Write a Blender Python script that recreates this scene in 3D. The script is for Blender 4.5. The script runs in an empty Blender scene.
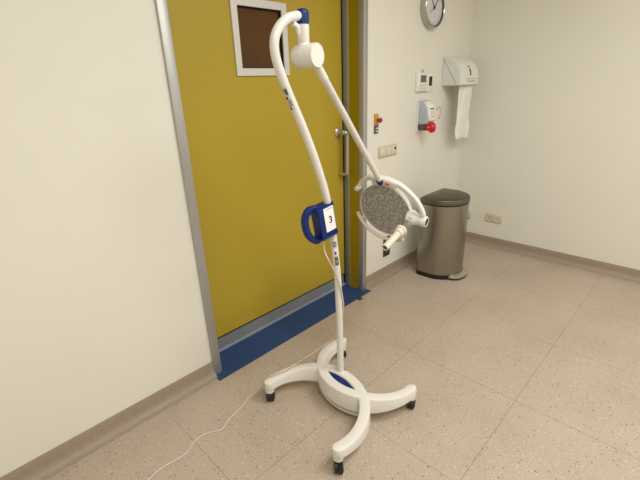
import bpy, bmesh, math, random
from math import sin, cos, radians, pi
from mathutils import Vector, Matrix

scn = bpy.context.scene
COL = scn.collection
V = Vector

# ------------------------------------------------------------------ materials
def new_mat(name):
    m = bpy.data.materials.new(name); m.use_nodes = True
    nt = m.node_tree
    return m, nt, nt.nodes['Principled BSDF']

def srgb(r, g, b):
    f = lambda c: (c/255/12.92) if c/255 <= .04045 else ((c/255+.055)/1.055)**2.4
    return (f(r), f(g), f(b), 1)

def plain(name, c, rough=.5, metal=0, spec=.5, var=.06, scale=9, bump=0, stretch=None, coat=0):
    """colour with a gentle procedural variation"""
    m, nt, b = new_mat(name)
    tc = nt.nodes.new('ShaderNodeTexCoord'); mp = nt.nodes.new('ShaderNodeMapping')
    if stretch: mp.inputs['Scale'].default_value = stretch
    nz = nt.nodes.new('ShaderNodeTexNoise'); nz.inputs['Scale'].default_value = scale; nz.inputs['Detail'].default_value = 4
    nt.links.new(tc.outputs['Object'], mp.inputs[0]); nt.links.new(mp.outputs[0], nz.inputs[0])
    rp = nt.nodes.new('ShaderNodeValToRGB')
    rp.color_ramp.elements[0].color = [x*(1-var) for x in c[:3]]+[1]
    rp.color_ramp.elements[1].color = [min(1, x*(1+var)) for x in c[:3]]+[1]
    rp.color_ramp.elements[0].position = .3; rp.color_ramp.elements[1].position = .7
    nt.links.new(nz.outputs[0], rp.inputs[0]); nt.links.new(rp.outputs[0], b.inputs['Base Color'])
    b.inputs['Roughness'].default_value = rough; b.inputs['Metallic'].default_value = metal
    b.inputs['Specular IOR Level'].default_value = spec
    b.inputs['Coat Weight'].default_value = coat
    if bump:
        bp = nt.nodes.new('ShaderNodeBump'); bp.inputs['Strength'].default_value = bump; bp.inputs['Distance'].default_value = .002
        nt.links.new(nz.outputs[0], bp.inputs['Height']); nt.links.new(bp.outputs[0], b.inputs['Normal'])
    return m

def floor_mat():
    m, nt, b = new_mat('speckled_vinyl')
    N = nt.nodes.new; L = nt.links.new
    tc = N('ShaderNodeTexCoord')
    nz = N('ShaderNodeTexNoise'); nz.inputs['Scale'].default_value = 3; nz.inputs['Detail'].default_value = 5
    L(tc.outputs['Object'], nz.inputs[0])
    rp = N('ShaderNodeValToRGB'); L(nz.outputs[0], rp.inputs[0])
    rp.color_ramp.elements[0].position = .3; rp.color_ramp.elements[1].position = .7
    rp.color_ramp.elements[0].color = FLOOR_A; rp.color_ramp.elements[1].color = FLOOR_B
    # fine mottling
    n2 = N('ShaderNodeTexNoise'); n2.inputs['Scale'].default_value = 140; n2.inputs['Detail'].default_value = 2
    L(tc.outputs['Object'], n2.inputs[0])
    mx0 = N('ShaderNodeMix'); mx0.data_type = 'RGBA'; mx0.blend_type = 'MULTIPLY'; mx0.inputs[0].default_value = 1
    r2 = N('ShaderNodeValToRGB'); r2.color_ramp.elements[0].position = .35; r2.color_ramp.elements[1].position = .65
    r2.color_ramp.elements[0].color = (.92, .915, .91, 1); r2.color_ramp.elements[1].color = (1.06, 1.06, 1.06, 1)
    L(n2.outputs[0], r2.inputs[0]); L(rp.outputs[0], mx0.inputs[6]); L(r2.outputs[0], mx0.inputs[7])
    prev = mx0.outputs[2]
    def chips(scale, size, share, colour, prev, seed):
        mp = N('ShaderNodeMapping'); mp.inputs['Location'].default_value = (seed, seed*1.7, 0)
        L(tc.outputs['Object'], mp.inputs[0])
        vo = N('ShaderNodeTexVoronoi'); vo.voronoi_dimensions = '2D'; vo.inputs['Scale'].default_value = scale
        L(mp.outputs[0], vo.inputs['Vector'])
        lt = N('ShaderNodeMath'); lt.operation = 'LESS_THAN'; lt.inputs[1].default_value = size
        L(vo.outputs['Distance'], lt.inputs[0])
        sp = N('ShaderNodeSeparateColor'); L(vo.outputs['Color'], sp.inputs[0])
        l2 = N('ShaderNodeMath'); l2.operation = 'LESS_THAN'; l2.inputs[1].default_value = share
        L(sp.outputs[0], l2.inputs[0])
        mu = N('ShaderNodeMath'); mu.operation = 'MULTIPLY'; L(lt.outputs[0], mu.inputs[0]); L(l2.outputs[0], mu.inputs[1])
        mx = N('ShaderNodeMix'); mx.data_type = 'RGBA'
        L(mu.outputs[0], mx.inputs[0]); L(prev, mx.inputs[6]); mx.inputs[7].default_value = colour
        return mx.outputs[2]
    prev = chips(90, .28, .13, srgb(198, 184, 166), prev, 3.1)
    prev = chips(100, .24, .12, srgb(156, 136, 116), prev, 8.3)
    prev = chips(62, .18, .035, srgb(216, 204, 186), prev, 1.9)
    prev = chips(55, .17, .06, srgb(120, 98, 82), prev, 5.7)
    # welded sheet joints, 0.611 m apart both ways
    sx = N('ShaderNodeSeparateXYZ'); L(tc.outputs['Object'], sx.inputs[0])
    lines = None
    for i, o in ((0, .552), (1, .440)):
        a = N('ShaderNodeMath'); a.operation = 'SUBTRACT'; a.inputs[1].default_value = o - 6.11; L(sx.outputs[i], a.inputs[0])
        md = N('ShaderNodeMath'); md.operation = 'PINGPONG'; md.inputs[1].default_value = .3055; L(a.outputs[0], md.inputs[0])
        c = N('ShaderNodeMath'); c.operation = 'LESS_THAN'; c.inputs[1].default_value = .0016; L(md.outputs[0], c.inputs[0])
        if lines is None: lines = c
        else:
            mxm = N('ShaderNodeMath'); mxm.operation = 'MAXIMUM'; L(lines.outputs[0], mxm.inputs[0]); L(c.outputs[0], mxm.inputs[1]); lines = mxm
    yl = N('ShaderNodeMath'); yl.operation = 'LESS_THAN'; yl.inputs[1].default_value = 1.6; L(sx.outputs[1], yl.inputs[0])
    ym = N('ShaderNodeMath'); ym.operation = 'MULTIPLY'; L(yl.outputs[0], ym.inputs[0]); L(lines.outputs[0], ym.inputs[1])
    sc = N('ShaderNodeMath'); sc.operation = 'MULTIPLY'; sc.inputs[1].default_value = .45; L(ym.outputs[0], sc.inputs[0])
    mx = N('ShaderNodeMix'); mx.data_type = 'RGBA'; L(sc.outputs[0], mx.inputs[0]); L(prev, mx.inputs[6]); mx.inputs[7].default_value = srgb(98, 80, 66)
    L(mx.outputs[2], b.inputs['Base Color'])
    b.inputs['Roughness'].default_value = .42; b.inputs['Specular IOR Level'].default_value = .35
    return m

def lens_mat():
    m, nt, b = new_mat('faceted_lens')
    N = nt.nodes.new; L = nt.links.new
    tc = N('ShaderNodeTexCoord')
    vo = N('ShaderNodeTexVoronoi'); vo.inputs['Scale'].default_value = 76; vo.feature = 'F1'
    L(tc.outputs['Object'], vo.inputs['Vector'])
    v2 = N('ShaderNodeTexVoronoi'); v2.inputs['Scale'].default_value = 120; L(tc.outputs['Object'], v2.inputs['Vector'])
    rp = N('ShaderNodeValToRGB'); L(vo.outputs['Distance'], rp.inputs[0])
    rp.color_ramp.elements[0].position = .1; rp.color_ramp.elements[0].color = srgb(204, 201, 195)
    rp.color_ramp.elements[1].position = .62; rp.color_ramp.elements[1].color = srgb(156, 153, 147)
    mx = N('ShaderNodeMix'); mx.data_type = 'RGBA'; mx.blend_type = 'MULTIPLY'; mx.inputs[0].default_value = .55
    sp = N('ShaderNodeSeparateColor'); L(v2.outputs['Color'], sp.inputs[0])
    r2 = N('ShaderNodeValToRGB'); L(sp.outputs[0], r2.inputs[0])
    r2.color_ramp.elements[0].color = (.66, .66, .66, 1); r2.color_ramp.elements[1].color = (1, 1, 1, 1)
    L(rp.outputs[0], mx.inputs[6]); L(r2.outputs[0], mx.inputs[7])
    L(mx.outputs[2], b.inputs['Base Color'])
    b.inputs['Roughness'].default_value = .22
    bp = N('ShaderNodeBump'); bp.inputs['Strength'].default_value = .3; bp.inputs['Distance'].default_value = .002
    L(vo.outputs['Distance'], bp.inputs['Height']); L(bp.outputs[0], b.inputs['Normal'])
    return m

def steel_mat(name, c, rough):
    m = plain(name, c, rough, 1.0, var=.04, scale=3, stretch=(12, 12, .2))
    m.node_tree.nodes['Principled BSDF'].inputs['Anisotropic'].default_value = .4
    return m

FLOOR_A = srgb(177, 162, 145); FLOOR_B = srgb(187, 172, 155)
M = dict(
    wall=plain('painted_wall', srgb(233, 230, 219), .75, spec=.25, var=.012, scale=2.5, bump=.02),
    ceiling=plain('ceiling_paint', srgb(232, 230, 222), .8, var=.01),
    floor=floor_mat(),
    base=plain('vinyl_skirting', srgb(156, 140, 124), .5, var=.06, scale=60),
    yellow=plain('yellow_laminate', srgb(177, 154, 50), .42, spec=.3, var=.03, scale=1.6),
    yellow_shaded=plain('yellow_reveal_shaded', srgb(158, 136, 6), .5, spec=.25, var=.03, scale=1.6),  # darker copy of the door yellow, the reveal's shade put into the colour
    alu=plain('satin_aluminium', srgb(176, 176, 172), .42, .55, var=.04, stretch=(1, 1, .1)),
    alu_light=plain('light_aluminium', srgb(212, 210, 204), .45, .25, var=.03),
    alu_dark=plain('dark_aluminium', srgb(158, 158, 146), .45, .3, var=.04),
    rail=plain('grey_kick_rail', srgb(144, 147, 150), .45, .3, var=.04),
    blue_floor=plain('blue_vinyl', srgb(46, 72, 116), .5, spec=.3, var=.1, scale=40),
    strip=plain('grey_threshold_aluminium', srgb(158, 166, 172), .5, .1, var=.03),
    black=plain('black_void', srgb(12, 12, 12), .8, var=.05),
    rubber=plain('black_plastic', srgb(22, 22, 23), .45, var=.1),
    glass=plain('brown_door_glass', srgb(84, 54, 18), .16, spec=.22, var=.12, scale=5),
    white=plain('white_lacquer', srgb(224, 221, 213), .32, var=.01, scale=4, coat=.2),
    white2=plain('white_plastic', srgb(236, 234, 226), .45, var=.012, scale=6),
    shade=plain('off_white_plastic', srgb(206, 204, 194), .5, var=.02),
    cream=plain('cream_plastic', srgb(220, 212, 194), .45, var=.02),
    beige=plain('beige_switch_plastic', srgb(206, 196, 168), .5, var=.03),
    blue=plain('royal_blue_plastic', srgb(5, 38, 104), .42, spec=.35, var=.06, scale=20),
    navy=plain('navy_plastic', srgb(24, 36, 92), .4, var=.06),
    lens=lens_mat(),
    chrome=plain('chrome', srgb(205, 205, 200), .15, 1, var=.02),
    satin=plain('satin_steel', srgb(196, 190, 174), .3, .8, var=.04),
    steel=steel_mat('brushed_steel', srgb(160, 157, 149), .27),
    steel_lid=steel_mat('dark_brushed_steel', srgb(118, 110, 102), .36),
    cord=plain('grey_cord', srgb(206, 198, 184), .5, var=.04),
    paper=plain('paper_towel_tissue', srgb(240, 238, 230), .9, spec=.1, var=.03, scale=40, bump=.3),
    grey=plain('grey_plastic', srgb(222, 225, 221), .35, var=.04),
    greyblue=plain('grey_translucent_plastic', srgb(180, 187, 194), .3, var=.1, scale=24),
    darkgrey=plain('dark_grey_plastic', srgb(84, 82, 80), .45, var=.06),
    red=plain('red_plastic', srgb(206, 22, 34), .3, var=.04),
    darkred=plain('dark_red_plastic', srgb(150, 22, 22), .35, var=.04),
    orange=plain('orange_plate', srgb(214, 148, 40), .5, var=.05),
    orange_red=plain('orange_sticker', srgb(226, 84, 30), .5, var=.05),
    clock_metal=plain('brushed_clock_metal', srgb(188, 184, 174), .24, .85, var=.05),
    lcd=plain('lcd_glass', srgb(92, 102, 84), .2, var=.08),
    ink=plain('black_ink', srgb(28, 28, 30), .6, var=.05),
    grey_ink=plain('grey_ink', srgb(132, 128, 120), .6, var=.35, scale=160),
    dial=plain('clock_dial', srgb(214, 212, 216), .5, var=.02),
    label=plain('white_label', srgb(240, 240, 240), .5, var=.01),
    brown=plain('brown_plastic', srgb(92, 52, 30), .6, var=.1),
    socket_dark=plain('dark_brown_socket', srgb(78, 68, 56), .5, var=.1),
    led=plain('pale_blue_led', srgb(214, 228, 250), .2, var=.02),
)

# ------------------------------------------------------------------ helpers
def obj(name, bm, mat, parent=None, smooth=True, angle=40):
    bmesh.ops.recalc_face_normals(bm, faces=bm.faces[:])
    me = bpy.data.meshes.new(name)
    if smooth:
        for f in bm.faces: f.smooth = True
        for e in bm.edges:
            if len(e.link_faces) == 2 and e.calc_face_angle(0) > radians(angle): e.smooth = False
    bm.to_mesh(me); bm.free()
    me.materials.append(mat)
    o = bpy.data.objects.new(name, me); COL.objects.link(o)
    if parent is not None:
        o.parent = parent
        o.matrix_parent_inverse = Matrix.Translation(parent_loc(parent)).inverted()
    return o

def parent_loc(p):
    # every Empty here only translates; part meshes sit at the world origin, so their own offset is the root's
    return V(p.location) if p.type == 'EMPTY' else V((0, 0, 0))

def thing(name, label, cat, loc=(0, 0, 0), group=None, kind=None):
    o = bpy.data.objects.new(name, None); COL.objects.link(o)
    o.location = loc; o.empty_display_size = .1
    if label: o['label'] = label
    if cat: o['category'] = cat
    if group: o['group'] = group
    if kind: o['kind'] = kind
    return o

def tag(o, label=None, cat=None, group=None, kind=None):
    if label: o['label'] = label
    if cat: o['category'] = cat
    if group: o['group'] = group
    if kind: o['kind'] = kind
    return o

def bx(bm, lo, hi, bev=0, seg=2, mat=None):
    """box between two corners, optional bevel, optional 4x4 applied after"""
    v = bmesh.ops.create_cube(bm, size=1)['verts']
    s = [hi[i]-lo[i] for i in range(3)]; c = [(hi[i]+lo[i])/2 for i in range(3)]
    for w in v: w.co = V((w.co[i]*s[i]+c[i] for i in range(3)))
    if bev:
        es = list({e for w in v for e in w.link_edges})
        r = bmesh.ops.bevel(bm, geom=es, offset=bev, segments=seg, affect='EDGES', profile=.5)
        v = list({w for f in r['faces'] for w in f.verts} | {w for w in v if w.is_valid})
    if mat is not None: bmesh.ops.transform(bm, matrix=mat, verts=v)
    return v

def box(lo, hi, bev=0, seg=2, mat=None):
    bm = bmesh.new(); bx(bm, lo, hi, bev, seg, mat); return bm

def frame_from(axis, up=V((0, 0, 1))):
    a = V(axis).normalized()
    if abs(a.dot(up)) > .98: up = V((1, 0, 0))
    x = up.cross(a).normalized(); y = a.cross(x)
    return x, y, a

def lathe(bm, origin, axis, prof, n=32, xdir=None):
    """profile [(distance along axis, radius)] turned round the axis; a zero radius closes it"""
    x, y, a = frame_from(axis)
    rings = []
    for d, r in prof:
        if r <= 1e-6: rings.append([bm.verts.new(V(origin)+a*d)])
        else: rings.append([bm.verts.new(V(origin)+a*d+(x*cos(2*pi*k/n)+y*sin(2*pi*k/n))*r) for k in range(n)])
    for A, B in zip(rings, rings[1:]):
        for k in range(n):
            j = (k+1) % n
            if len(A) == 1 and len(B) == 1: continue
            if len(A) == 1: bm.faces.new((A[0], B[k], B[j]))
            elif len(B) == 1: bm.faces.new((A[k], B[0], A[j]))
            else: bm.faces.new((A[k], B[k], B[j], A[j]))
    return bm

def turned(origin, axis, prof, n=32):
    bm = bmesh.new(); return lathe(bm, origin, axis, prof, n)

def cyl(p, q, r, bev=.002, n=32):
    p, q = V(p), V(q); L = (q-p).length
    return turned(p, q-p, [(0, 0), (0, r-bev), (bev, r), (L-bev, r), (L, r-bev), (L, 0)], n)

def catmull(pts, m=8):
    pts = [V(p) for p in pts]; out = []
    P = [pts[0]*2-pts[1]]+pts+[pts[-1]*2-pts[-2]]
    for i in range(1, len(P)-2):
        for k in range(m):
            t = k/m
            a, b, c, d = P[i-1], P[i], P[i+1], P[i+2]
            out.append(.5*((2*b)+(c-a)*t+(2*a-5*b+4*c-d)*t*t+(-a+3*b-3*c+d)*t**3))
    out.append(pts[-1]); return out

def path_frames(pts, up=V((0, 0, 1))):
    fr = []; x = None
    for i, p in enumerate(pts):
        t = (pts[min(i+1, len(pts)-1)]-pts[max(i-1, 0)]).normalized()
        if x is None: x = frame_from(t, up)[0]
        x = (x-t*x.dot(t)).normalized()
        fr.append((p, x, t.cross(x), t))
    return fr

def sweep(bm, pts, section, up=V((0, 0, 1)), scale=None, fixed_up=False, caps=True):
    """section: list of (x,y) swept along pts; fixed_up keeps the section's y axis along `up`"""
    rings = []
    for i, (p, x, y, t) in enumerate(path_frames(pts, up)):
        if fixed_up:
            x = t.cross(up).normalized(); y = up
        s = scale(i/(len(pts)-1)) if scale else (1, 1)
        rings.append([bm.verts.new(p+x*a*s[0]+y*b*s[1]) for a, b in section])
    n = len(section)
    for A, B in zip(rings, rings[1:]):
        for k in range(n):
            j = (k+1) % n; bm.faces.new((A[k], A[j], B[j], B[k]))
    if caps:
        bm.faces.new(rings[0][::-1]); bm.faces.new(rings[-1])
    return bm

def circle(r, n=16): return [(r*cos(2*pi*k/n), r*sin(2*pi*k/n)) for k in range(n)]
def rrect(w, h, r, n=4):
    o = []
    for cx, cy, a0 in ((w/2-r, h/2-r, 0), (-w/2+r, h/2-r, 90), (-w/2+r, -h/2+r, 180), (w/2-r, -h/2+r, 270)):
        for k in range(n+1):
            a = radians(a0+90*k/n); o.append((cx+r*cos(a), cy+r*sin(a)))
    return o
def tube(pts, r, n=16, m=8, smoothpath=True):
    bm = bmesh.new(); return sweep(bm, catmull(pts, m) if smoothpath else [V(p) for p in pts], circle(r, n))

def prism(bm, outline, axis_fn, a, b, bev=0):
    """closed outline [(u,v)] extruded between a and b; axis_fn(u,v,w)->Vector"""
    A = [bm.verts.new(axis_fn(u, v, a)) for u, v in outline]; B = [bm.verts.new(axis_fn(u, v, b)) for u, v in outline]
    n = len(outline)
    for k in range(n):
        j = (k+1) % n; bm.faces.new((A[k], A[j], B[j], B[k]))
    f0 = bm.faces.new(A[::-1]); f1 = bm.faces.new(B)
    if bev:
        bmesh.ops.bevel(bm, geom=list(f0.edges)+list(f1.edges), offset=bev, segments=2, affect='EDGES', profile=.5)
    return bm

def text_bm(body, size, place, depth=.0004):
    """lettering as mesh; place(x,y,z)->Vector with x along the writing, y up, z out"""
    c = bpy.data.curves.new('lettering', 'FONT'); c.body = body; c.size = size; c.extrude = depth
    c.align_x = 'CENTER'; c.align_y = 'CENTER'; c.offset = size*.02
    t = bpy.data.objects.new('lettering', c); COL.objects.link(t)
    dg = bpy.context.evaluated_depsgraph_get()
    me = bpy.data.meshes.new_from_object(t.evaluated_get(dg))
    bm = bmesh.new(); bm.from_mesh(me)
    for v in bm.verts: v.co = place(*v.co)
    bpy.data.objects.remove(t); bpy.data.curves.remove(c); bpy.data.meshes.remove(me)
    return bm

# ------------------------------------------------------------------ room shell
W = 1.75            # face of the wall with the door
DL = 1.90           # face of the door leaf, set back in the wall
RX = 3.69           # face of the short wall
X0, Y0, H = -1.7, -2.9, 2.75
FXL, FXR = .872, 2.19   # clear opening in the wall
DT = 2.17

def struct(name, bm, mat, **k): return tag(obj(name, bm, mat, None, **k), kind='structure')

struct('floor', box((X0, Y0, -.05), (RX, W, 0)), M['floor'], smooth=False)
struct('ceiling', box((X0, Y0, H), (RX, W, H+.05)), M['ceiling'], smooth=False)
bm = bmesh.new()
bx(bm, (X0, W, -.05), (FXL, 2.0, H+.05)); bx(bm, (FXR, W, -.05), (RX+.1, 2.0, H+.05)); bx(bm, (FXL, W, DT), (FXR, 2.0, H+.05))
struct('wall_back', bm, M['wall'], smooth=False)
struct('wall_right', box((RX, Y0, -.05), (RX+.1, W, H+.05)), M['wall'], smooth=False)
struct('wall_left', box((X0-.1, Y0, -.05), (X0, W, H+.05)), M['wall'], smooth=False)
struct('wall_front', box((X0-.1, Y0-.1, -.05), (RX+.1, Y0, H+.05)), M['wall'], smooth=False)

# coved vinyl skirting: profile (distance from wall, height)
SK = [(0, .089), (.006, .089), (.0075, .086), (.0085, .05), (.012, .032), (.02, .016), (.034, .004), (.05, .0008), (.05, 0), (0, 0)]
def skirting(name, p, q, out):
    bm = bmesh.new(); p, q, out = V(p), V(q), V(out)
    A = [bm.verts.new(p+out*d+V((0, 0, z))) for d, z in SK]; B = [bm.verts.new(q+out*d+V((0, 0, z))) for d, z in SK]
    n = len(SK)
    for k in range(n): bm.faces.new((A[k], A[(k+1) % n], B[(k+1) % n], B[k]))
    bm.faces.new(A); bm.faces.new(B[::-1])
    return struct(name, bm, M['base'])
skirting('baseboard_back', (X0, W, 0), (.866, W, 0), (0, -1, 0))
skirting('baseboard_back.001', (2.215, W, 0), (RX, W, 0), (0, -1, 0))
skirting('baseboard_right', (RX, Y0, 0), (RX, W, 0), (-1, 0, 0))

# blue vinyl in the doorway, its front edge lapping onto the room floor
bm = bmesh.new()
prism(bm, [(.857, 1.677), (2.222, 1.677), (2.206, 1.742), (2.172, 1.745), (2.172, 1.905), (.9, 1.905), (.9, 1.735), (.857, 1.735)], lambda u, v, w: V((u, v, w)), 0, .003)
struct('floor_2', bm, M['blue_floor'], smooth=False)

# ---- door
door = thing('door_1', None, None, (1.53, DL, 0), kind='structure')
bm = bmesh.new()
bx(bm, (.866, 1.734, 0), (.911, 1.91, DT), .003)
obj('door_frame', bm, M['alu'], door)
bm = bmesh.new(); bx(bm, (2.168, 1.72, .003), (2.212, 1.764, DT), .004)
obj('door_frame', bm, M['alu'], door)
obj('door_frame', box((.866, 1.734, DT-.045), (2.212, 1.91, DT), .003), M['alu'], door)
obj('reveal_panel', box((2.172, 1.762, .003), (2.188, 1.848, DT-.05)), M['yellow_shaded'], door, smooth=False)
bm = bmesh.new()
bx(bm, (2.166, 1.846, .003), (2.188, 1.872, DT-.05), .002); bx(bm, (2.170, 1.870, .003), (2.188, 1.898, DT-.05), .002)
obj('door_jamb', bm, M['alu_dark'], door)
obj('dark_gap_backing', box((2.09, 1.915, .003), (2.189, 1.985, DT-.05)), M['black'], door, smooth=False)  # black backing added behind the leaf's edge gap, its colour stands for shade
obj('kick_rail', box((.905, DL, .016), (2.152, 1.94, .096)), M['rail'], door, smooth=False)
obj('threshold_strip', box((.905, DL-.004, .003), (2.166, 1.94, .020), .001), M['strip'], door, smooth=False)
obj('shadow_gap', box((.905, DL-.001, .096), (2.154, 1.93, .113)), M['black'], door, smooth=False)  # solid black strip, paints the shadow line under the leaf
# leaf with a cut-out for the vision panel
wx0, wx1, wz0, wz1 = 1.323, 1.690, 1.561, 1.927
bm = bmesh.new()
for lo, hi in (((.905, .109), (wx0+.01, DT-.05)), ((wx1-.01, .109), (2.155, DT-.05)), ((wx0+.01, .109), (wx1-.01, wz0+.01)), ((wx0+.01, wz1-.01), (wx1-.01, DT-.05))):
    bx(bm, (lo[0], DL-.006, lo[1]), (hi[0], 1.938, hi[1]))
bmesh.ops.remove_doubles(bm, verts=bm.verts[:], dist=1e-5)
leaf = obj('door_leaf', bm, M['yellow'], door, smooth=False)
bm = bmesh.new(); fw = .037
def frame_bars(bm, x0, x1, z0, z1, w, y0, y1, bev):
    o = [(x0, z0), (x1, z0), (x1, z1), (x0, z1)]; i = [(x0+w, z0+w), (x1-w, z0+w), (x1-w, z1-w), (x0+w, z1-w)]
    for k in range(4):
        j = (k+1) % 4
        prism(bm, [o[k], o[j], i[j], i[k]], lambda u, v, s: V((u, s, v)), y0, y1)
frame_bars(bm, wx0, wx1, wz0, wz1, fw, DL-.016, DL, .002)
obj('window_frame', bm, M['alu_light'], leaf, smooth=False)
bm = bmesh.new()
frame_bars(bm, wx0+fw-.001, wx1-fw+.001, wz0+fw-.001, wz1-fw+.001, .006, DL-.008, DL+.02, 0)
obj('glazing_gasket', bm, M['black'], leaf, smooth=False)
obj('window_glass', box((wx0+.02, DL+.006, wz0+.02), (wx1-.02, DL+.014, wz1-.02)), M['glass'], leaf, smooth=False)
# lever: rose, neck, bar hanging down, tail turned back to the door
hx, hz = 2.105, 1.197
bm = turned((hx, DL-.006, hz), (0, -1, 0), [(0, 0), (0, .032), (.008, .032), (.012, .027), (.014, .0165), (.055, .0155), (.062, .0155), (.064, .013), (.064, 0)], 28)
handle = obj('handle_rose', bm, M['satin'], leaf)
yb = DL-.068
bm = tube([(hx, DL-.05, hz), (hx+.004, yb-.004, hz), (hx+.02, yb-.006, hz-.012), (hx+.022, yb-.006, hz-.05), (hx+.020, yb-.006, hz-.15), (hx+.017, yb-.006, hz-.265), (hx+.014, yb, hz-.285), (hx+.010, yb+.03, hz-.287), (hx+.008, DL-.02, hz-.287)], .0125, 14)
obj('lever', bm, M['satin'], leaf)

# ------------------------------------------------------------------ examination lamp
lamp = thing('examination_lamp', 'white mobile examination lamp on a four-castor base with blue handle, beside the yellow door', 'lamp', (1.18, 1.06, 0))
BC = V((1.177, 1.075, 0)); BA = radians(-5)
def B(x, y, z): return BC+V((x*cos(BA)-y*sin(BA), x*sin(BA)+y*cos(BA), z))
R_, GAP, WID = .258, .208, .05
ENDS = []
bm = bmesh.new()
for s in (-1, 1):
    pts = []; n = 56; sweepa = radians(99)
    for k in range(n+1):
        a = -sweepa+2*sweepa*k/n
        if s > 0 and a < 0: a *= .935
        if s < 0 and a < 0: a *= 1.03
        pts.append(B(s*(GAP+(.012 if s > 0 else 0)-R_*cos(a)), R_*sin(a)*(1.05 if s < 0 and a < 0 else 1), 0))
    ENDS += [pts[0], pts[-1]]
    # section: deep at the middle, shallower at the tips, tips rounded
    rings = []
    L = 2*sweepa*R_; tip = WID/2
    fr = path_frames(pts)
    tipsteps = [radians(x) for x in (5, 25, 45, 65, 80)]
    stations = [(fr[0], -tip*cos(t), sin(t), 0) for t in tipsteps]+[(f, 0, 1, k/n) for k, f in enumerate(fr)]+[(fr[-1], tip*cos(t), sin(t), 1) for t in reversed(tipsteps)]
    for f, off, wsc, u in stations:
        p, x, y, t = f
        x = t.cross(V((0, 0, 1))).normalized()
        q = p+t*off
        e = min(1, abs(2*u-1)); e = max(0, (e-.25)/.75); e = e*e*(3-2*e)
        zt = .149-.021*e+.0004*s; zb = .056+(.080-.056)*e
        c = .008
        sec = [(-.5*WID*wsc, zb+.004), (-.5*WID*wsc, zt-c), (-.5*WID*wsc+min(c, WID*wsc*.3)*.35, zt-c*.3), (-.5*WID*wsc+min(c, WID*wsc*.3), zt),
               (.5*WID*wsc-min(c, WID*wsc*.3), zt), (.5*WID*wsc-min(c, WID*wsc*.3)*.35, zt-c*.3), (.5*WID*wsc, zt-c), (.5*WID*wsc, zb+.004), (.5*WID*wsc-.003*wsc, zb), (-.5*WID*wsc+.003*wsc, zb)]
        rings.append([bm.verts.new(q+x*a+V((0, 0, z))) for a, z in sec])
    m = len(rings[0])
    for P, Q in zip(rings, rings[1:]):
        for k in range(m): bm.faces.new((P[k], P[(k+1) % m], Q[(k+1) % m], Q[k]))
    bm.faces.new(rings[0]); bm.faces.new(rings[-1][::-1])
base = obj('base_frame', bm, M['white'], lamp, angle=35)
# lens-shaped outline used for the blue cover and the ballast plate
def lens_outline(r, n=22):
    am = math.acos((GAP+.006)/r); o = []
    for k in range(n): a = -am+2*am*k/n; o.append((r*cos(a)-GAP, r*sin(a)))
    for k in range(n): a = -am+2*am*k/n; o.append((GAP+.012-r*cos(a), -r*sin(a)))
    return o
bm = bmesh.new(); prism(bm, lens_outline(R_-WID/2-.001), lambda u, v, w: B(u, v, w), .06, .141)
obj('base_cover', bm, M['blue'], lamp)
bm = bmesh.new(); prism(bm, lens_outline(R_+WID/2-.006), lambda u, v, w: B(u, v, w), .03, .048, .003)
bal = obj('ballast_plate', bm, M['shade'], lamp)
bm = bmesh.new(); prism(bm, lens_outline(R_+WID/2-.014), lambda u, v, w: B(u, v, w), .046, .056)
obj('ballast_gap_shade', bm, M['darkgrey'], bal)  # dark grey slab paints the shadow line between ballast and frame
for i, p in enumerate(ENDS):
    yaw = radians((228, 40, 20, 65)[i])
    d = V((cos(yaw), sin(yaw), 0)); s = V((-d.y, d.x, 0))
    st = cyl(p+V((0, 0, .062)), p+V((0, 0, .1)), .0225)
    c = obj('castor', st, M['white'], lamp)
    wc = p+d*.008+V((0, 0, .0265))
    bm = bmesh.new()
    for k in (-1, 1):
        lathe(bm, wc+s*(k*.004), s*k, [(0, 0), (0, .025), (.002, .0265), (.012, .0265), (.0145, .024), (.0145, .012), (.0135, .011), (.0135, 0)], 28)
    obj('castor_wheel', bm, M['rubber'], c)
    bm = bmesh.new()
    arc = [wc+d*(.029*cos(a))+V((0, 0, .029*sin(a))) for a in [radians(x) for x in range(-5, 190, 13)]]
    sweep(bm, arc, [(-.0155, -.001), (.0155, -.001), (.0155, .0035), (-.0155, .0035)], up=V((0, 0, 1)))
    bx(bm, (-.012, -.012, .05), (.012, .012, .066), .002, mat=Matrix.Translation(p))
    obj('castor_fork', bm, M['rubber'], c)

# pole: upright tube, leaning out then hooking over
P0 = V((1.231, 1.117, .11)); PT = V((cos(radians(-5)), sin(radians(-5)), 0)); PS = V((-PT.y, PT.x, 0))
def P(s, z, off=0): return V((P0.x, P0.y, 0))+PT*s+PS*off+V((0, 0, z))
pole_sz = [(0, .10), (0, .28), (-.001, .446), (-.004, .60), (-.010, .714), (-.0265, .865), (-.058, 1.053), (-.106, 1.206), (-.163, 1.346), (-.227, 1.482), (-.263, 1.572), (-.272, 1.630), (-.256, 1.675), (-.217, 1.710), (-.172, 1.723), (-.15, 1.722)]
PR = .0162
pole_path = catmull([P(*q) for q in pole_sz], 8)
bm = bmesh.new(); sweep(bm, pole_path, circle(PR, 24))
pole = obj('pole', bm, M['white'], lamp)
obj('pole_socket', turned(P(0, .138), (0, 0, 1), [(0, .026), (.005, .026), (.010, .021), (.010, .0168)], 28), M['blue'], lamp)
def on_pole(z, a, r=PR+.0008):
    """point on the pole's skin at height z (below the hook), at angle a round it (0 = towards +X along the bend plane, 90 away from the door)"""
    i = min(range(len(pole_path)//2+24), key=lambda k: abs(pole_path[k].z-z))
    j = i+1 if pole_path[i].z < z else i-1
    t = (z-pole_path[i].z)/(pole_path[j].z-pole_path[i].z); c = pole_path[i].lerp(pole_path[j], t)
    ax = (pole_path[j]-pole_path[i]).normalized();  ax = ax if ax.z > 0 else -ax
    e = (PT-ax*PT.dot(ax)).normalized(); f = e.cross(ax)
    return c+e*(r*cos(a))+f*(r*sin(a))
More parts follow.
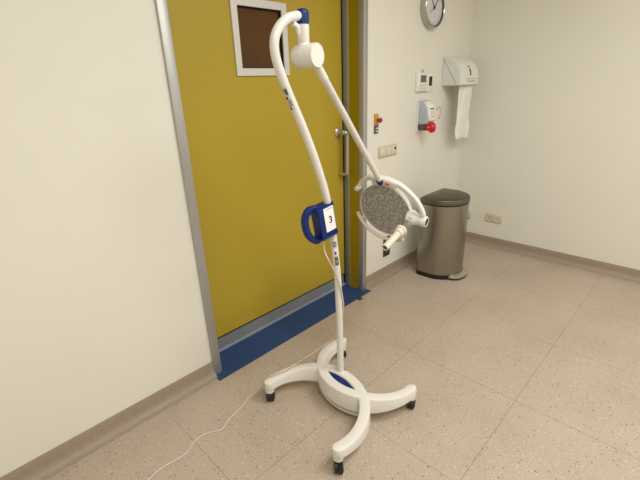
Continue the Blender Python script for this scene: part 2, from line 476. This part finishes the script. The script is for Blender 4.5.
def sticker(name, z0, z1, a0, a1, mat, par, r=PR+.0006):
    bm = bmesh.new(); rows = []
    for i in range(9):
        z = z0+(z1-z0)*i/8
        rows.append([bm.verts.new(on_pole(z, radians(a0+(a1-a0)*k/8), r)) for k in range(9)])
    for A, C in zip(rows, rows[1:]):
        for k in range(8): bm.faces.new((A[k], A[k+1], C[k+1], C[k]))
    return obj(name, bm, mat, par)
st1 = sticker('rating_sticker', 1.425, 1.503, 118, 186, M['shade'], pole)
for z0, z1, a0, a1, mt in ((1.478, 1.498, 128, 160, 'darkgrey'), (1.485, 1.498, 166, 182, 'grey_ink'), (1.464, 1.472, 150, 182, 'ink'), (1.456, 1.460, 124, 182, 'grey_ink'), (1.449, 1.453, 124, 176, 'grey_ink'), (1.442, 1.446, 124, 182, 'grey_ink'), (1.428, 1.438, 160, 182, 'ink')):
    sticker('print_block', z0, z1, a0, a1, M[mt], st1, PR+.0011)
st2 = sticker('rating_sticker', .835, .868, 88, 168, M['shade'], pole)
for k in range(4): sticker('print_block', .839+k*.007, .8425+k*.007, 92, 162, M['darkgrey'], st2, PR+.0011)
st3 = sticker('rating_sticker', .745, .79, 88, 150, M['grey_ink'], pole)
for z0, z1 in ((.75, .758), (.776, .784)): sticker('print_block', z0, z1, 92, 146, M['darkgrey'], st3, PR+.0011)
st4 = sticker('warning_sticker', .797, .827, 108, 140, M['label'], pole)
sticker('print_block', .8, .815, 112, 136, M['ink'], st4, PR+.0011)

# top: drop tube under a blue cap, pivot drum
S0 = -.146
bm = turned(P(S0, 1.62), (0, 0, 1), [(0, 0), (0, .0215), (.02, .0215), (.021, .0208), (.022, .0215), (.08, .0215), (.1, .0215), (.1, 0)], 28)
obj('drop_tube', bm, M['white'], lamp)
bm = turned(P(S0, 1.699), (0, 0, 1), [(0, .0218), (0, .0224), (.034, .0224), (.042, .021), (.047, .016), (.049, 0)], 28)
obj('blue_cap', bm, M['blue'], lamp)
bm = tube([P(-.19, 1.700), P(-.17, 1.688), P(-.158, 1.655)], .010, 12)
obj('gusset', bm, M['white'], lamp)
AX = V((sin(radians(8)), -cos(radians(8)), 0))
J = P(S0, 1.598)
bm = turned(J-AX*.034, AX, [(0, 0), (0, .035), (.006, .0398), (.044, .0405), (.045, .0395), (.046, .0405), (.091, .0405), (.0945, .0385), (.0945, .036), (.094, .036), (.094, 0)], 40)
obj('pivot_drum', bm, M['white'], lamp)
A0 = J+AX*.034
E_ = V((1.588, 1.157, 1.056))
ad = (E_-A0).normalized()
L_ = (E_-A0).length
bm = turned(A0, ad, [(0, 0), (0, .0155), (.106, .0155), (.107, .0146), (.108, .0146), (.109, .0142), (L_, .0142), (L_, 0)], 24)
obj('spring_arm', bm, M['white'], lamp)
bm = turned(E_-ad*.004, ad, [(0, .0142), (0, .018), (.003, .019), (.022, .019), (.026, .017), (.026, 0)], 28)
obj('blue_collar', bm, M['navy'], lamp)

# head: local frame u (across), w (up the tilt), n (out of the lens)
HC = V((1.662, 1.1735, .8805))
HN = V((-.9597, -.0795, -.2693)).normalized()
HU = V((.2456, -.7027, -.6678)); HU = (HU-HN*HU.dot(HN)).normalized()
HW = HN.cross(HU); HW = HW if HW.z > 0 else -HW
def Hd(a, b, c): return HC+HU*a+HW*b+HN*c
def Hp(r, deg, c=0): return Hd(r*cos(radians(deg)), r*sin(radians(deg)), c)
RL = .149
bm = turned(Hd(0, 0, .004), -HN, [(.006, .147), (0, .147), (-.001, .149), (.003, RL+.0015), (.016, RL+.001), (.034, .142), (.048, .115), (.058, .07), (.061, 0)], 64)
head = obj('lamp_head', bm, M['white2'], lamp)
bm = turned(Hd(0, 0, .0015), -HN, [(0, 0), (0, .1465), (.006, .1465), (.006, 0)], 64)
lens = obj('lens', bm, M['lens'], head)
# yoke running round the back of the rim from a free end, past the arm, to the side pivot
yk = [(.188, 189), (.193, 172), (.193, 155), (.186, 138), (.184, 120), (.188, 103), (.194, 86), (.204, 68), (.213, 52), (.216, 38)]
yp = catmull([Hp(r, d, -.004) for r, d in yk], 7)
bm = bmesh.new()
sweep(bm, yp, rrect(.022, .024, .007, 3), up=HN, fixed_up=True, scale=lambda t: (1+.25*max(0, 1-abs(t-.42)/.3), 1+.35*max(0, 1-abs(t-.42)/.3)))
yoke = obj('yoke', bm, M['white'], lamp)
hubp = catmull([Hp(.181, 146, .006), Hp(.181, 134, .008), Hp(.182, 120, .006), Hp(.186, 104, .002)], 7)
bm = bmesh.new(); sweep(bm, hubp, rrect(.05, .042, .015, 4), up=HN, fixed_up=True, scale=lambda t: (1-.35*t*t, 1-.3*t*t))
obj('yoke_hub', bm, M['white'], yoke)
c0 = Hp(.179, 118, .0268); tx = (Hp(.180, 113)-Hp(.180, 124)).normalized(); ty = HN.cross(tx)
bm = bmesh.new(); prism(bm, [(-.011, -.005), (.011, -.005), (.011, .005), (-.011, .005)], lambda u, v, w: c0+tx*u+ty*v+HN*w, -.003, .0012)
obj('orange_sticker', bm, M['orange_red'], yoke)
rad = lambda d: HU*cos(radians(d))+HW*sin(radians(d))
obj('yoke_end', cyl(Hp(.186, 186, -.016), Hp(.186, 186, .022), .014, .003, 20), M['white'], yoke)
PD = 37
bm = turned(Hp(.135, PD, -.004), rad(PD), [(0, 0), (0, .042), (.02, .040), (.045, .030), (.062, .026), (.064, .0265), (.068, .0275), (.093, .0275), (.097, .025), (.097, .021), (.095, .020), (.095, 0)], 36)
pv = obj('side_pivot', bm, M['white'], lamp)
bm = turned(Hp(.2295, PD, -.004), rad(PD), [(0, .010), (0, .019), (.0016, .019), (.0016, .010), (0, .010)], 32)
obj('pivot_emblem', bm, M['navy'], pv)
bm = bmesh.new(); a_ = rad(PD); q0 = Hp(.232, PD, -.004)
x_, y_, _ = frame_from(a_)
prism(bm, [(-.004, -.009), (.004, -.009), (.004, .009), (-.004, .009)], lambda u, v, w: q0+x_*u+y_*v+a_*w, -.003, .0006)
obj('emblem_bar', bm, M['navy'], pv)
bm = turned(Hp(.163, PD+9, .030), HN+rad(PD)*.3, [(0, 0), (0, .009), (.004, .008), (.005, 0)], 20)
obj('indicator_light', bm, M['led'], pv)
# curved grab rail under the lens
rl = catmull([Hp(.174+.008*max(0, (d+50)/36), d, .012) for d in range(-14, -128, -10)], 4)
bm = bmesh.new(); sweep(bm, rl, rrect(.014, .020, .005, 3), up=HN, fixed_up=True)
for d in (-34, -112): sweep(bm, [Hp(.14, d, -.012), Hp(.176, d, .008)], circle(.006, 10))
obj('grab_rail', bm, M['cream'], lamp)
# positioning handle: chrome stem, flange, collar, hollow grip
hb = (.124, .095)
bm = bmesh.new(); sweep(bm, [Hd(.118, .092, .0), Hd(.121, .094, .06), Hd(hb[0], hb[1], .118)], rrect(.028, .010, .004, 3), up=HW)
hd = obj('positioning_handle', turned(Hd(hb[0], hb[1], .110), HN, [(0, 0), (0, .027), (.003, .030), (.012, .030), (.015, .027), (.018, .0235), (.038, .0235), (.041, .020), (.041, .0175), (.158, .0165), (.161, .016), (.161, .0125), (.14, .0125), (.15, 0)], 32), M['cream'], lamp)
obj('handle_stem', bm, M['chrome'], hd)
obj('grip_bore', turned(Hd(hb[0], hb[1], .248), HN, [(0, 0), (0, .0123), (.018, .0123), (.018, 0)], 24), M['darkgrey'], hd)

# blue clamp with a D-shaped grip and a numbered label
lean = math.atan(.168)
KC = P(-.0265-.168*(.980-.865), .980)
KA = PT*(-sin(lean))+V((0, 0, cos(lean))); KE = PT*cos(lean)+V((0, 0, sin(lean)))
def K(e, h, o): return KC+KE*e+KA*h+PS*o
bm = bmesh.new()
prism(bm, [(-.082, -.034), (-.002, -.034), (.004, -.030), (.021, -.006), (.021, .018), (.014, .027), (-.07, .027), (-.082, .018)], lambda u, v, w: K(u, w, v), -.070, .062, .004)
clamp = obj('carry_clamp', bm, M['blue'], lamp)
for h, fo in ((-.073, -.038), (.054, -.0345)):
    bm = prism(bmesh.new(), [(-.086, fo), (.000, fo), (.006, -.033), (.025, -.007), (.025, .02), (.017, .031), (-.075, .031), (-.086, .02)], lambda u, v, w: K(u, w, v), h, h+.009, .002)
    obj('clamp_edge', bm, M['blue'], clamp)
gp = catmull([K(-.07, .064, .0), K(-.103, .066, 0), K(-.127, .044, 0), K(-.134, .002, 0), K(-.124, -.042, 0), K(-.096, -.076, 0), K(-.06, -.070, 0)], 8)
bm = bmesh.new(); sweep(bm, gp, rrect(.026, .026, .005, 3), up=PS, fixed_up=True)
obj('clamp_grip', bm, M['blue'], clamp)
bm = bmesh.new(); prism(bm, [(-.056, -.046), (-.003, -.046), (-.003, .060), (-.056, .060)], lambda u, v, w: K(u, v, w), -.0352, -.0335)
lab = obj('number_label', bm, M['label'], clamp, smooth=False)
lab['label'] = 'white label reading 3'
obj('label_number', text_bm('3', .042, lambda x, y, z: K(-.026+x, .002+y, -.0354-z)), M['ink'], lab, smooth=False)
bm = bmesh.new()
for e0, e1 in ((-.048, -.043), (-.038, -.024), (-.021, -.009)): prism(bm, [(e0, .0505), (e1, .0505), (e1, .0535), (e0, .0535)], lambda u, v, w: K(u, v, w), -.0358, -.035)
obj('label_heading', bm, M['grey_ink'], lab, smooth=False)

# power cord: leaves the clamp, winds round the pole, over one foot, along the floor
def pol(z, a, r): return on_pole(z, radians(a), r)
cr = .0032
cp = [K(-.062, -.07, 0), K(-.060, -.10, -.004), K(-.064, -.14, -.006), pol(.80, 160, .066), pol(.735, 150, .040), pol(.68, 130, .026), pol(.63, 100, .0215), pol(.57, 70, .021), pol(.52, 40, .0215), pol(.46, -10, .0215), pol(.40, -60, .022), V((1.243, 1.146, .336)), V((1.2, 1.2, .276)), V((1.155, 1.255, .218)), V((1.112, 1.31, .163)), V((1.085, 1.322, .154)), V((1.06, 1.323, .1535)), V((1.025, 1.332, .1525)), V((.995, 1.345, .150)), V((.966, 1.366, .132)), V((.945, 1.40, .075)), V((.925, 1.44, .014)), V((.896, 1.453, cr))]
cp += [V((x, y, cr)) for x, y in ((.85, 1.437), (.811, 1.422), (.733, 1.403), (.676, 1.376), (.644, 1.394), (.593, 1.415), (.542, 1.406), (.488, 1.379), (.391, 1.389), (.325, 1.378), (.22, 1.33), (.05, 1.22), (-.2, 1.15))]
bm = bmesh.new(); sweep(bm, catmull(cp, 6), circle(cr, 8))
obj('power_cord', bm, M['cord'], lamp)

# ------------------------------------------------------------------ pedal bin
bin_ = thing('pedal_bin', 'brushed steel half-round pedal bin with dark lid, standing in the corner', 'bin', (2.945, 1.5, 0))
BX, BB = 2.892, 1.588
def dshape(hw, front, back, n=30, cr=.03):
    """half-round footprint: flat back, straight flanks, elliptical front"""
    o = []; ys = 1.47
    for k in range(n+1):
        a = pi+pi*k/n
        o.append((BX+hw*cos(a)*1.0, ys+(ys-front)*sin(a)))
    for cx, sx in ((BX+hw-cr, 1), (BX-hw+cr, -1)):
        for k in range(6):
            a = radians(90*k/5) if sx > 0 else radians(90+90*k/5)
            o.append((cx+cr*cos(a), back-cr+cr*sin(a)))
    return o
def stack(bm, levels):
    rings = [[bm.verts.new((x, y, z)) for x, y in dshape(*a)] for z, a in levels]
    n = len(rings[0])
    for A, C in zip(rings, rings[1:]):
        for k in range(n): bm.faces.new((A[k], A[(k+1) % n], C[(k+1) % n], C[k]))
    bm.faces.new(rings[0][::-1]); bm.faces.new(rings[-1]); return bm
hw, fr_ = .193, 1.285
obj('bin_base', stack(bmesh.new(), [(0, (hw-.002, fr_, BB)), (.038, (hw, fr_-.002, BB))]), M['rubber'], bin_)
obj('bin_body', stack(bmesh.new(), [(.038, (hw-.002, fr_, BB)), (0.609, (hw-.002, fr_, BB))]), M['steel'], bin_)
obj('lid_seam', stack(bmesh.new(), [(0.609, (hw-.006, fr_+.004, BB-.003)), (0.615, (hw-.006, fr_+.004, BB-.003))]), M['black'], bin_)
lid = obj('bin_lid', stack(bmesh.new(), [(0.615, (hw-.002, fr_, BB)), (0.619, (hw+.002, fr_-.004, BB)), (0.649, (hw+.002, fr_-.004, BB)), (0.655, (hw-.001, fr_-.001, BB-.002)), (0.667, (hw-.03, fr_+.03, BB-.02)), (0.673, (hw-.075, fr_+.075, BB-.05)), (0.675, (hw-.13, fr_+.12, BB-.09))]), M['steel_lid'], bin_)
bm = bmesh.new()
pts = [(BX-.125, 1.32), (BX-.118, 1.285), (BX-.09, 1.256), (BX-.045, 1.238), (BX, 1.232), (BX+.045, 1.238), (BX+.09, 1.256), (BX+.118, 1.285), (BX+.125, 1.32)]
prism(bm, pts, lambda u, v, w: V((u, v, w)), .014, .036, .007)
pd = obj('pedal', bm, M['satin'], bin_)
obj('pedal_underside', prism(bmesh.new(), [(BX+(x-BX)*.97, 1.32+(y-1.32)*.95) for x, y in pts], lambda u, v, w: V((u, v, w)), .003, .0135), M['rubber'], pd)

# ------------------------------------------------------------------ things on the walls
# clock
CK = V((2.978, W, 2.0)); yv = V((0, -1, 0))
ck = thing('wall_clock', 'round wall clock with deep brushed metal rim and pale dial', 'clock', tuple(CK))
bm = turned(CK, yv, [(0, 0), (0, .132), (.03, .136), (.044, .135), (.050, .131), (.052, .127), (.048, .1235), (.034, .1235), (.034, 0)], 64)
rim = obj('clock_rim', bm, M['clock_metal'], ck)
obj('inner_shadow_ring', turned(CK+yv*.0345, yv, [(0, .1238), (.0125, .1232), (.012, .1180), (0, .1175)], 64), M['darkgrey'], rim)  # dark colour stands for the shadow inside the rim
dial = obj('clock_dial', turned(CK+yv*.035, yv, [(0, 0), (0, .1235), (.001, .1235), (.001, 0)], 64), M['dial'], ck)
for k in range(12):
    a = radians(30*k); L = .014 if k % 3 == 0 else .009
    d = V((sin(a), 0, cos(a))); t = V((cos(a), 0, -sin(a)))
    bm = prism(bmesh.new(), [(-.0016, .100-L/2), (.0016, .100-L/2), (.0016, .1+L/2), (-.0016, .1+L/2)], lambda u, v, w: CK+t*u+d*v+yv*w, .0355, .0368)
    obj('hour_mark', bm, M['darkgrey'], dial)
def hand(name, deg, L, w, off):
    a = radians(deg); d = V((sin(a), 0, cos(a))); t = V((cos(a), 0, -sin(a)))
    bm = bmesh.new(); prism(bm, [(-w, -.015), (w, -.015), (w*.6, L), (-w*.6, L)], lambda u, v, x: CK+t*u+d*v+yv*x, off, off+.0015)
    return obj(name, bm, M['ink'], ck)
hand('hour_hand', -37, .080, .0035, .038); hand('minute_hand', 42, .10, .003, .040); hand('second_hand', 238, .072, .0012, .042)
obj('hand_boss', turned(CK+yv*.037, yv, [(0, 0), (0, .007), (.008, .006), (.008, 0)], 20), M['ink'], ck)

# paper towel dispenser
td = thing('paper_towel_dispenser', 'white wall dispenser for paper towels with curved front', 'dispenser', (3.375, W, 1.46))
TX0, TX1, TZ0, TZ1 = 3.232, 3.542, 1.462, 1.682
prof = [(0, TZ1)]+[(.165*(sin(radians(a))**1.15 if a else 0), TZ0+.045+(TZ1-TZ0-.045)*cos(radians(a))**.85) for a in range(8, 90, 8)]+[(.170, TZ0+.03), (.170, TZ0+.006), (.164, TZ0), (0, TZ0)]
bm = bmesh.new(); prism(bm, prof, lambda u, v, w: V((w, W-u, v)), TX0, TX1, .004)
tb = obj('dispenser_cover', bm, M['white2'], td)
bm = bmesh.new()
prism(bm, [(.006, TZ1-.016)]+[(p[0]*.93, TZ0+(p[1]-TZ0)*.94) for p in prof[1:-3]]+[(.158, TZ0+.01), (.006, TZ0+.008)], lambda u, v, w: V((w, W-u, v)), TX0-.0025, TX0+.002)
sp_ = obj('side_panel', bm, M['grey'], tb)
bm = bmesh.new(); prism(bm, [(.008, TZ1-.026), (.008, TZ1-.020), (.128, TZ0+.010), (.123, TZ0+.010)], lambda u, v, w: V((w, W-u, v)), TX0-.0032, TX0+.001)
obj('panel_seam', bm, M['grey_ink'], sp_, smooth=False)
def tf(x, z, off=.0008):
    # point on the curved front at height z
    for a, b in zip(prof, prof[1:]):
        if b[1] <= z <= a[1] and a[1] > b[1]:
            t = (z-a[1])/(b[1]-a[1]); return V((x, W-(a[0]+t*(b[0]-a[0]))-off, z))
    return V((x, W-.17-off, z))
def front_mark(x0, x1, z0, z1, mat, name):
    bm = bmesh.new(); n = 6; A = [bm.verts.new(tf(x0, z0+(z1-z0)*k/n)) for k in range(n+1)]; C = [bm.verts.new(tf(x1, z0+(z1-z0)*k/n)) for k in range(n+1)]
    for k in range(n): bm.faces.new((A[k], C[k], C[k+1], A[k+1]))
    obj(name, bm, mat, tb)
front_mark(3.39, 3.412, 1.535, 1.588, M['ink'], 'viewing_slot'); front_mark(3.378, 3.412, 1.598, 1.607, M['ink'], 'lock_symbol')
front_mark(3.31, 3.505, 1.507, 1.510, M['darkgrey'], 'print_line'); front_mark(3.33, 3.47, 1.487, 1.493, M['grey_ink'], 'print_line')
# hanging sheet
random.seed(4)
bm = bmesh.new(); rows = []; n, m = 26, 16
for i in range(n+1):
    t = i/n; z = 1.4622-.432*t
    row = []
    for k in range(m+1):
        s = k/m
        x = 3.306+.238*s-.012*t+.004*sin(7*t+.5)*t
        y = W-.125+.012*sin(pi*s*2.2+3.5*t)*(.3+.4*t)+.004*sin(23*s+9*t)+.004*sin(17*t+4*s)*t
        row.append(bm.verts.new((x, y, z-.012*s*t+.002*sin(6*s)*t)))
    rows.append(row)
for A, C in zip(rows, rows[1:]):
    for k in range(m): bm.faces.new((A[k], A[k+1], C[k+1], C[k]))
pt = obj('hanging_paper_towel', bm, M['paper'], None, angle=80)
tag(pt, 'white paper towel sheet hanging out of the wall dispenser', 'paper towel')
pt.modifiers.new('thickness', 'SOLIDIFY').thickness = .0012

# room control panel
cpn = thing('control_panel', 'white wall control panel with small dark display above the soap dispenser', 'control panel', (2.9, W, 1.49))
bm = bmesh.new(); bx(bm, (2.826, 1.732, 1.424), (2.978, W, 1.562), .004)
pb = obj('panel_body', bm, M['white2'], cpn)
obj('display', box((2.876, 1.7305, 1.494), (2.955, 1.735, 1.545), .0005), M['lcd'], pb, smooth=False)
for i in range(2):
    for k in range(3): obj('key', box((2.862+k*.032, 1.7295, 1.446+i*.022), (2.882+k*.032, 1.734, 1.458+i*.022), .002), M['shade'], pb)
obj('print_line', box((2.836, 1.7314, 1.4275), (2.968, 1.733, 1.432)), M['grey_ink'], pb, smooth=False)
obj('top_clip', box((2.912, 1.738, 1.566), (2.928, W, 1.588), .003), M['greyblue'], cpn)
sw = thing('indicator_strip', 'narrow white wall plate with a dark vertical window', 'wall plate', (3.03, W, 1.49))
s0 = obj('plate', box((2.990, 1.737, 1.424), (3.072, W, 1.556), .003), M['white2'], sw)
obj('dark_window', box((3.008, 1.7352, 1.467), (3.052, 1.74, 1.536), .001), M['ink'], s0, smooth=False)

# soap dispenser with elbow lever
so = thing('soap_dispenser', 'wall soap dispenser with grey backplate, white front and red ball lever', 'dispenser', (2.93, W, 1.25))
bm = bmesh.new(); prism(bm, [(2.862, 1.130), (2.985, 1.130), (2.985, 1.34)]+[(2.9235+.0615*cos(radians(a)), 1.34+.036*sin(radians(a))) for a in range(15, 180, 15)]+[(2.862, 1.34)], lambda u, v, w: V((u, w, v)), 1.735, W+.001, .003)
bp_ = obj('backplate', bm, M['grey'], so)
bm = bmesh.new(); prism(bm, [(.012, 1.185), (.085, 1.190), (.100, 1.215), (.086, 1.30), (.058, 1.345), (.03, 1.362), (.012, 1.362)], lambda u, v, w: V((w, W-u, v)), 2.872, 2.976, .006)
bot = obj('soap_bottle', bm, M['greyblue'], so)
bm = bmesh.new(); prism(bm, [(.068, 1.20), (.106, 1.214), (.111, 1.225), (.094, 1.31), (.066, 1.352), (.05, 1.356), (.055, 1.3)], lambda u, v, w: V((w, W-u, v)), 2.884, 3.0, .006)
fc = obj('front_cover', bm, M['white2'], so)
def sf(u, v):  # front slope: u along x, v 0..1 up
    return V((u, W-(.111-.017*v)-.0012, 1.225+.085*v))
def smark(u0, u1, v0, v1, mat, nm):
    bm = bmesh.new(); bm.faces.new([bm.verts.new(sf(*q)) for q in ((u0, v0), (u1, v0), (u1, v1), (u0, v1))]); obj(nm, bm, mat, fc, smooth=False)
smark(2.905, 2.965, .86, .95, M['ink'], 'print_line')
for i in range(3):
    for k in range(2): smark(2.915+k*.03, 2.927+k*.03, .18+i*.2, .27+i*.2, M['darkred'], 'print_mark')
obj('lower_housing', box((2.872, 1.672, 1.142), (2.915, 1.74, 1.186), .006), M['darkgrey'], so)
bm = tube([(2.995, 1.70, 1.235), (3.0, 1.66, 1.225), (3.005, 1.63, 1.225), (3.008, 1.622, 1.26), (3.01, 1.626, 1.305), (3.006, 1.642, 1.31), (3.002, 1.66, 1.27), (3.0, 1.668, 1.235), (2.96, 1.67, 1.195)], .0034, 10)
obj('wire_lever', bm, M['satin'], so)
bm = turned((2.868, 1.66, 1.162), (.80, -.6, .1), [(0, 0), (0, .018), (.02, .022), (.025, .035), (.034, .041), (.055, .041), (.066, .034), (.07, 0)], 28)
obj('red_knob', bm, M['red'], so)

# small emergency switch beside the frame
es = thing('emergency_switch', 'narrow orange and grey wall switch with a red button', 'switch', (2.34, W, 1.24))
e0 = obj('orange_plate', box((2.322, 1.738, 1.228), (2.362, W, 1.304), .002), M['orange'], es)
obj('grey_plate', box((2.322, 1.739, 1.172), (2.362, W, 1.227), .002), M['darkgrey'], es)
obj('red_button', turned((2.346, 1.738, 1.262), (0, -1, 0), [(0, .009), (.018, .009), (.02, .017), (.03, .017), (.034, .013), (.034, 0)], 24), M['darkred'], es)
for k in range(2): obj('print_mark', box((2.328, 1.7372, 1.182+k*.02), (2.356, 1.74, 1.192+k*.02)), M['shade'], es, smooth=False)
# switch plate
sp = thing('switch_plate', 'beige triple wall switch plate with one dark round eye', 'switch', (2.49, W, 1.03))
p0 = obj('plate', box((2.376, 1.739, .992), (2.604, W, 1.072), .004), M['beige'], sp)
for k in range(2): obj('rocker', box((2.386+k*.072, 1.733, 1.002), (2.452+k*.072, 1.741, 1.062), .003), M['cream'], p0)
obj('sensor_insert', box((2.530, 1.735, 1.002), (2.596, 1.741, 1.062), .003), M['cream'], p0)
obj('sensor_eye', turned((2.568, 1.735, 1.044), (0, -1, 0), [(0, 0), (0, .011), (.003, .010), (.004, 0)], 20), M['ink'], p0)
# dark double outlet low on the wall
lo = thing('low_wall_outlet', 'dark brown double wall outlet low down behind the lamp head', 'outlet', (2.508, W, .265))
l0 = obj('plate', box((2.464, 1.742, .182), (2.552, W, .350), .003), M['socket_dark'], lo)
for z in (.222, .31): obj('outlet_well', turned((2.508, 1.743, z), (0, -1, 0), [(0, .030), (.004, .030), (.004, .024), (.0, .022), (0, 0)], 24), M['rubber'], l0)
# double socket on the short wall
rs = thing('wall_socket', 'beige double wall socket low on the short wall beyond the bin', 'outlet', (RX, 1.365, .277))
r0 = obj('plate', box((RX-.011, 1.289, .239), (RX, 1.441, .315), .004), M['beige'], rs)
for y in (1.403, 1.327):
    w_ = obj('socket_well', turned((RX-.011, y, .277), (-1, 0, 0), [(0, .031), (.003, .031), (.004, .027), (.001, .023), (-.006, .022), (-.006, 0)], 28), M['cream'], r0)
    bm = turned((RX-.0055, y, .277), (-1, 0, 0), [(0, 0), (0, .0205), (.001, .0205), (.001, 0)], 24)
    obj('socket_floor', bm, M['darkgrey'], w_)
jb = thing('junction_box', 'small grey-beige wall box on the short wall behind the bin', 'box', (RX, 1.605, .268))
j0 = obj('box_body', box((RX-.02, 1.586, .236), (RX+.001, 1.645, .304), .003), M['beige'], jb)
obj('cable_entry', box((RX-.016, 1.60, .226), (RX, 1.63, .237), .002), M['darkgrey'], jb)
# brown stop on the floor at the edge of the blue vinyl
fs = thing('floor_stop', 'tiny brown floor stop at the front edge of the blue doorway floor', 'door stop', (2.075, 1.655, 0))
obj('stop_body', box((2.046, 1.648, 0), (2.084, 1.672, .006), .002), M['brown'], fs)
obj('stop_pad', box((2.054, 1.652, .006), (2.078, 1.668, .008), .001), M['darkgrey'], fs)

# ------------------------------------------------------------------ light and camera
def area(name, loc, size, power, col=(1, .985, .955)):
    l = bpy.data.lights.new(name, 'AREA'); l.energy = power; l.shape = 'RECTANGLE'; l.size, l.size_y = size; l.color = col
    o = bpy.data.objects.new(name, l); COL.objects.link(o); o.location = loc; return o
area('ceiling_panel', (1.6, -.2, H-.03), (1.2, .6), 38.5)
area('ceiling_panel', (.1, -.5, H-.03), (1.2, .6), 35.5)
area('ceiling_panel', (2.6, -1.6, H-.03), (1.2, .6), 25)
w = bpy.data.worlds.new('World'); scn.world = w; w.use_nodes = True
w.node_tree.nodes['Background'].inputs[0].default_value = (1, .98, .95, 1); w.node_tree.nodes['Background'].inputs[1].default_value = .25

yaw, pit, rol = radians(45.025), radians(21.06), radians(-2.1375)
f = V((sin(yaw)*cos(pit), cos(yaw)*cos(pit), -sin(pit))); r = V((cos(yaw), -sin(yaw), 0)); u = r.cross(f)
r2 = r*cos(rol)+u*sin(rol); u2 = u*cos(rol)-r*sin(rol)
cam = bpy.data.cameras.new('camera'); cam.sensor_fit = 'HORIZONTAL'; cam.sensor_width = 36; cam.lens = 36*401.2/640; cam.clip_start = .05
co = bpy.data.objects.new('camera', cam); COL.objects.link(co)
m3 = Matrix((r2, u2, -f)).transposed()
co.matrix_world = Matrix.Translation((0, 0, 1.5)) @ m3.to_4x4()
scn.camera = co
scn.view_settings.view_transform = 'Standard'; scn.view_settings.look = 'None'
scn.view_settings.exposure = 0; scn.view_settings.gamma = 1
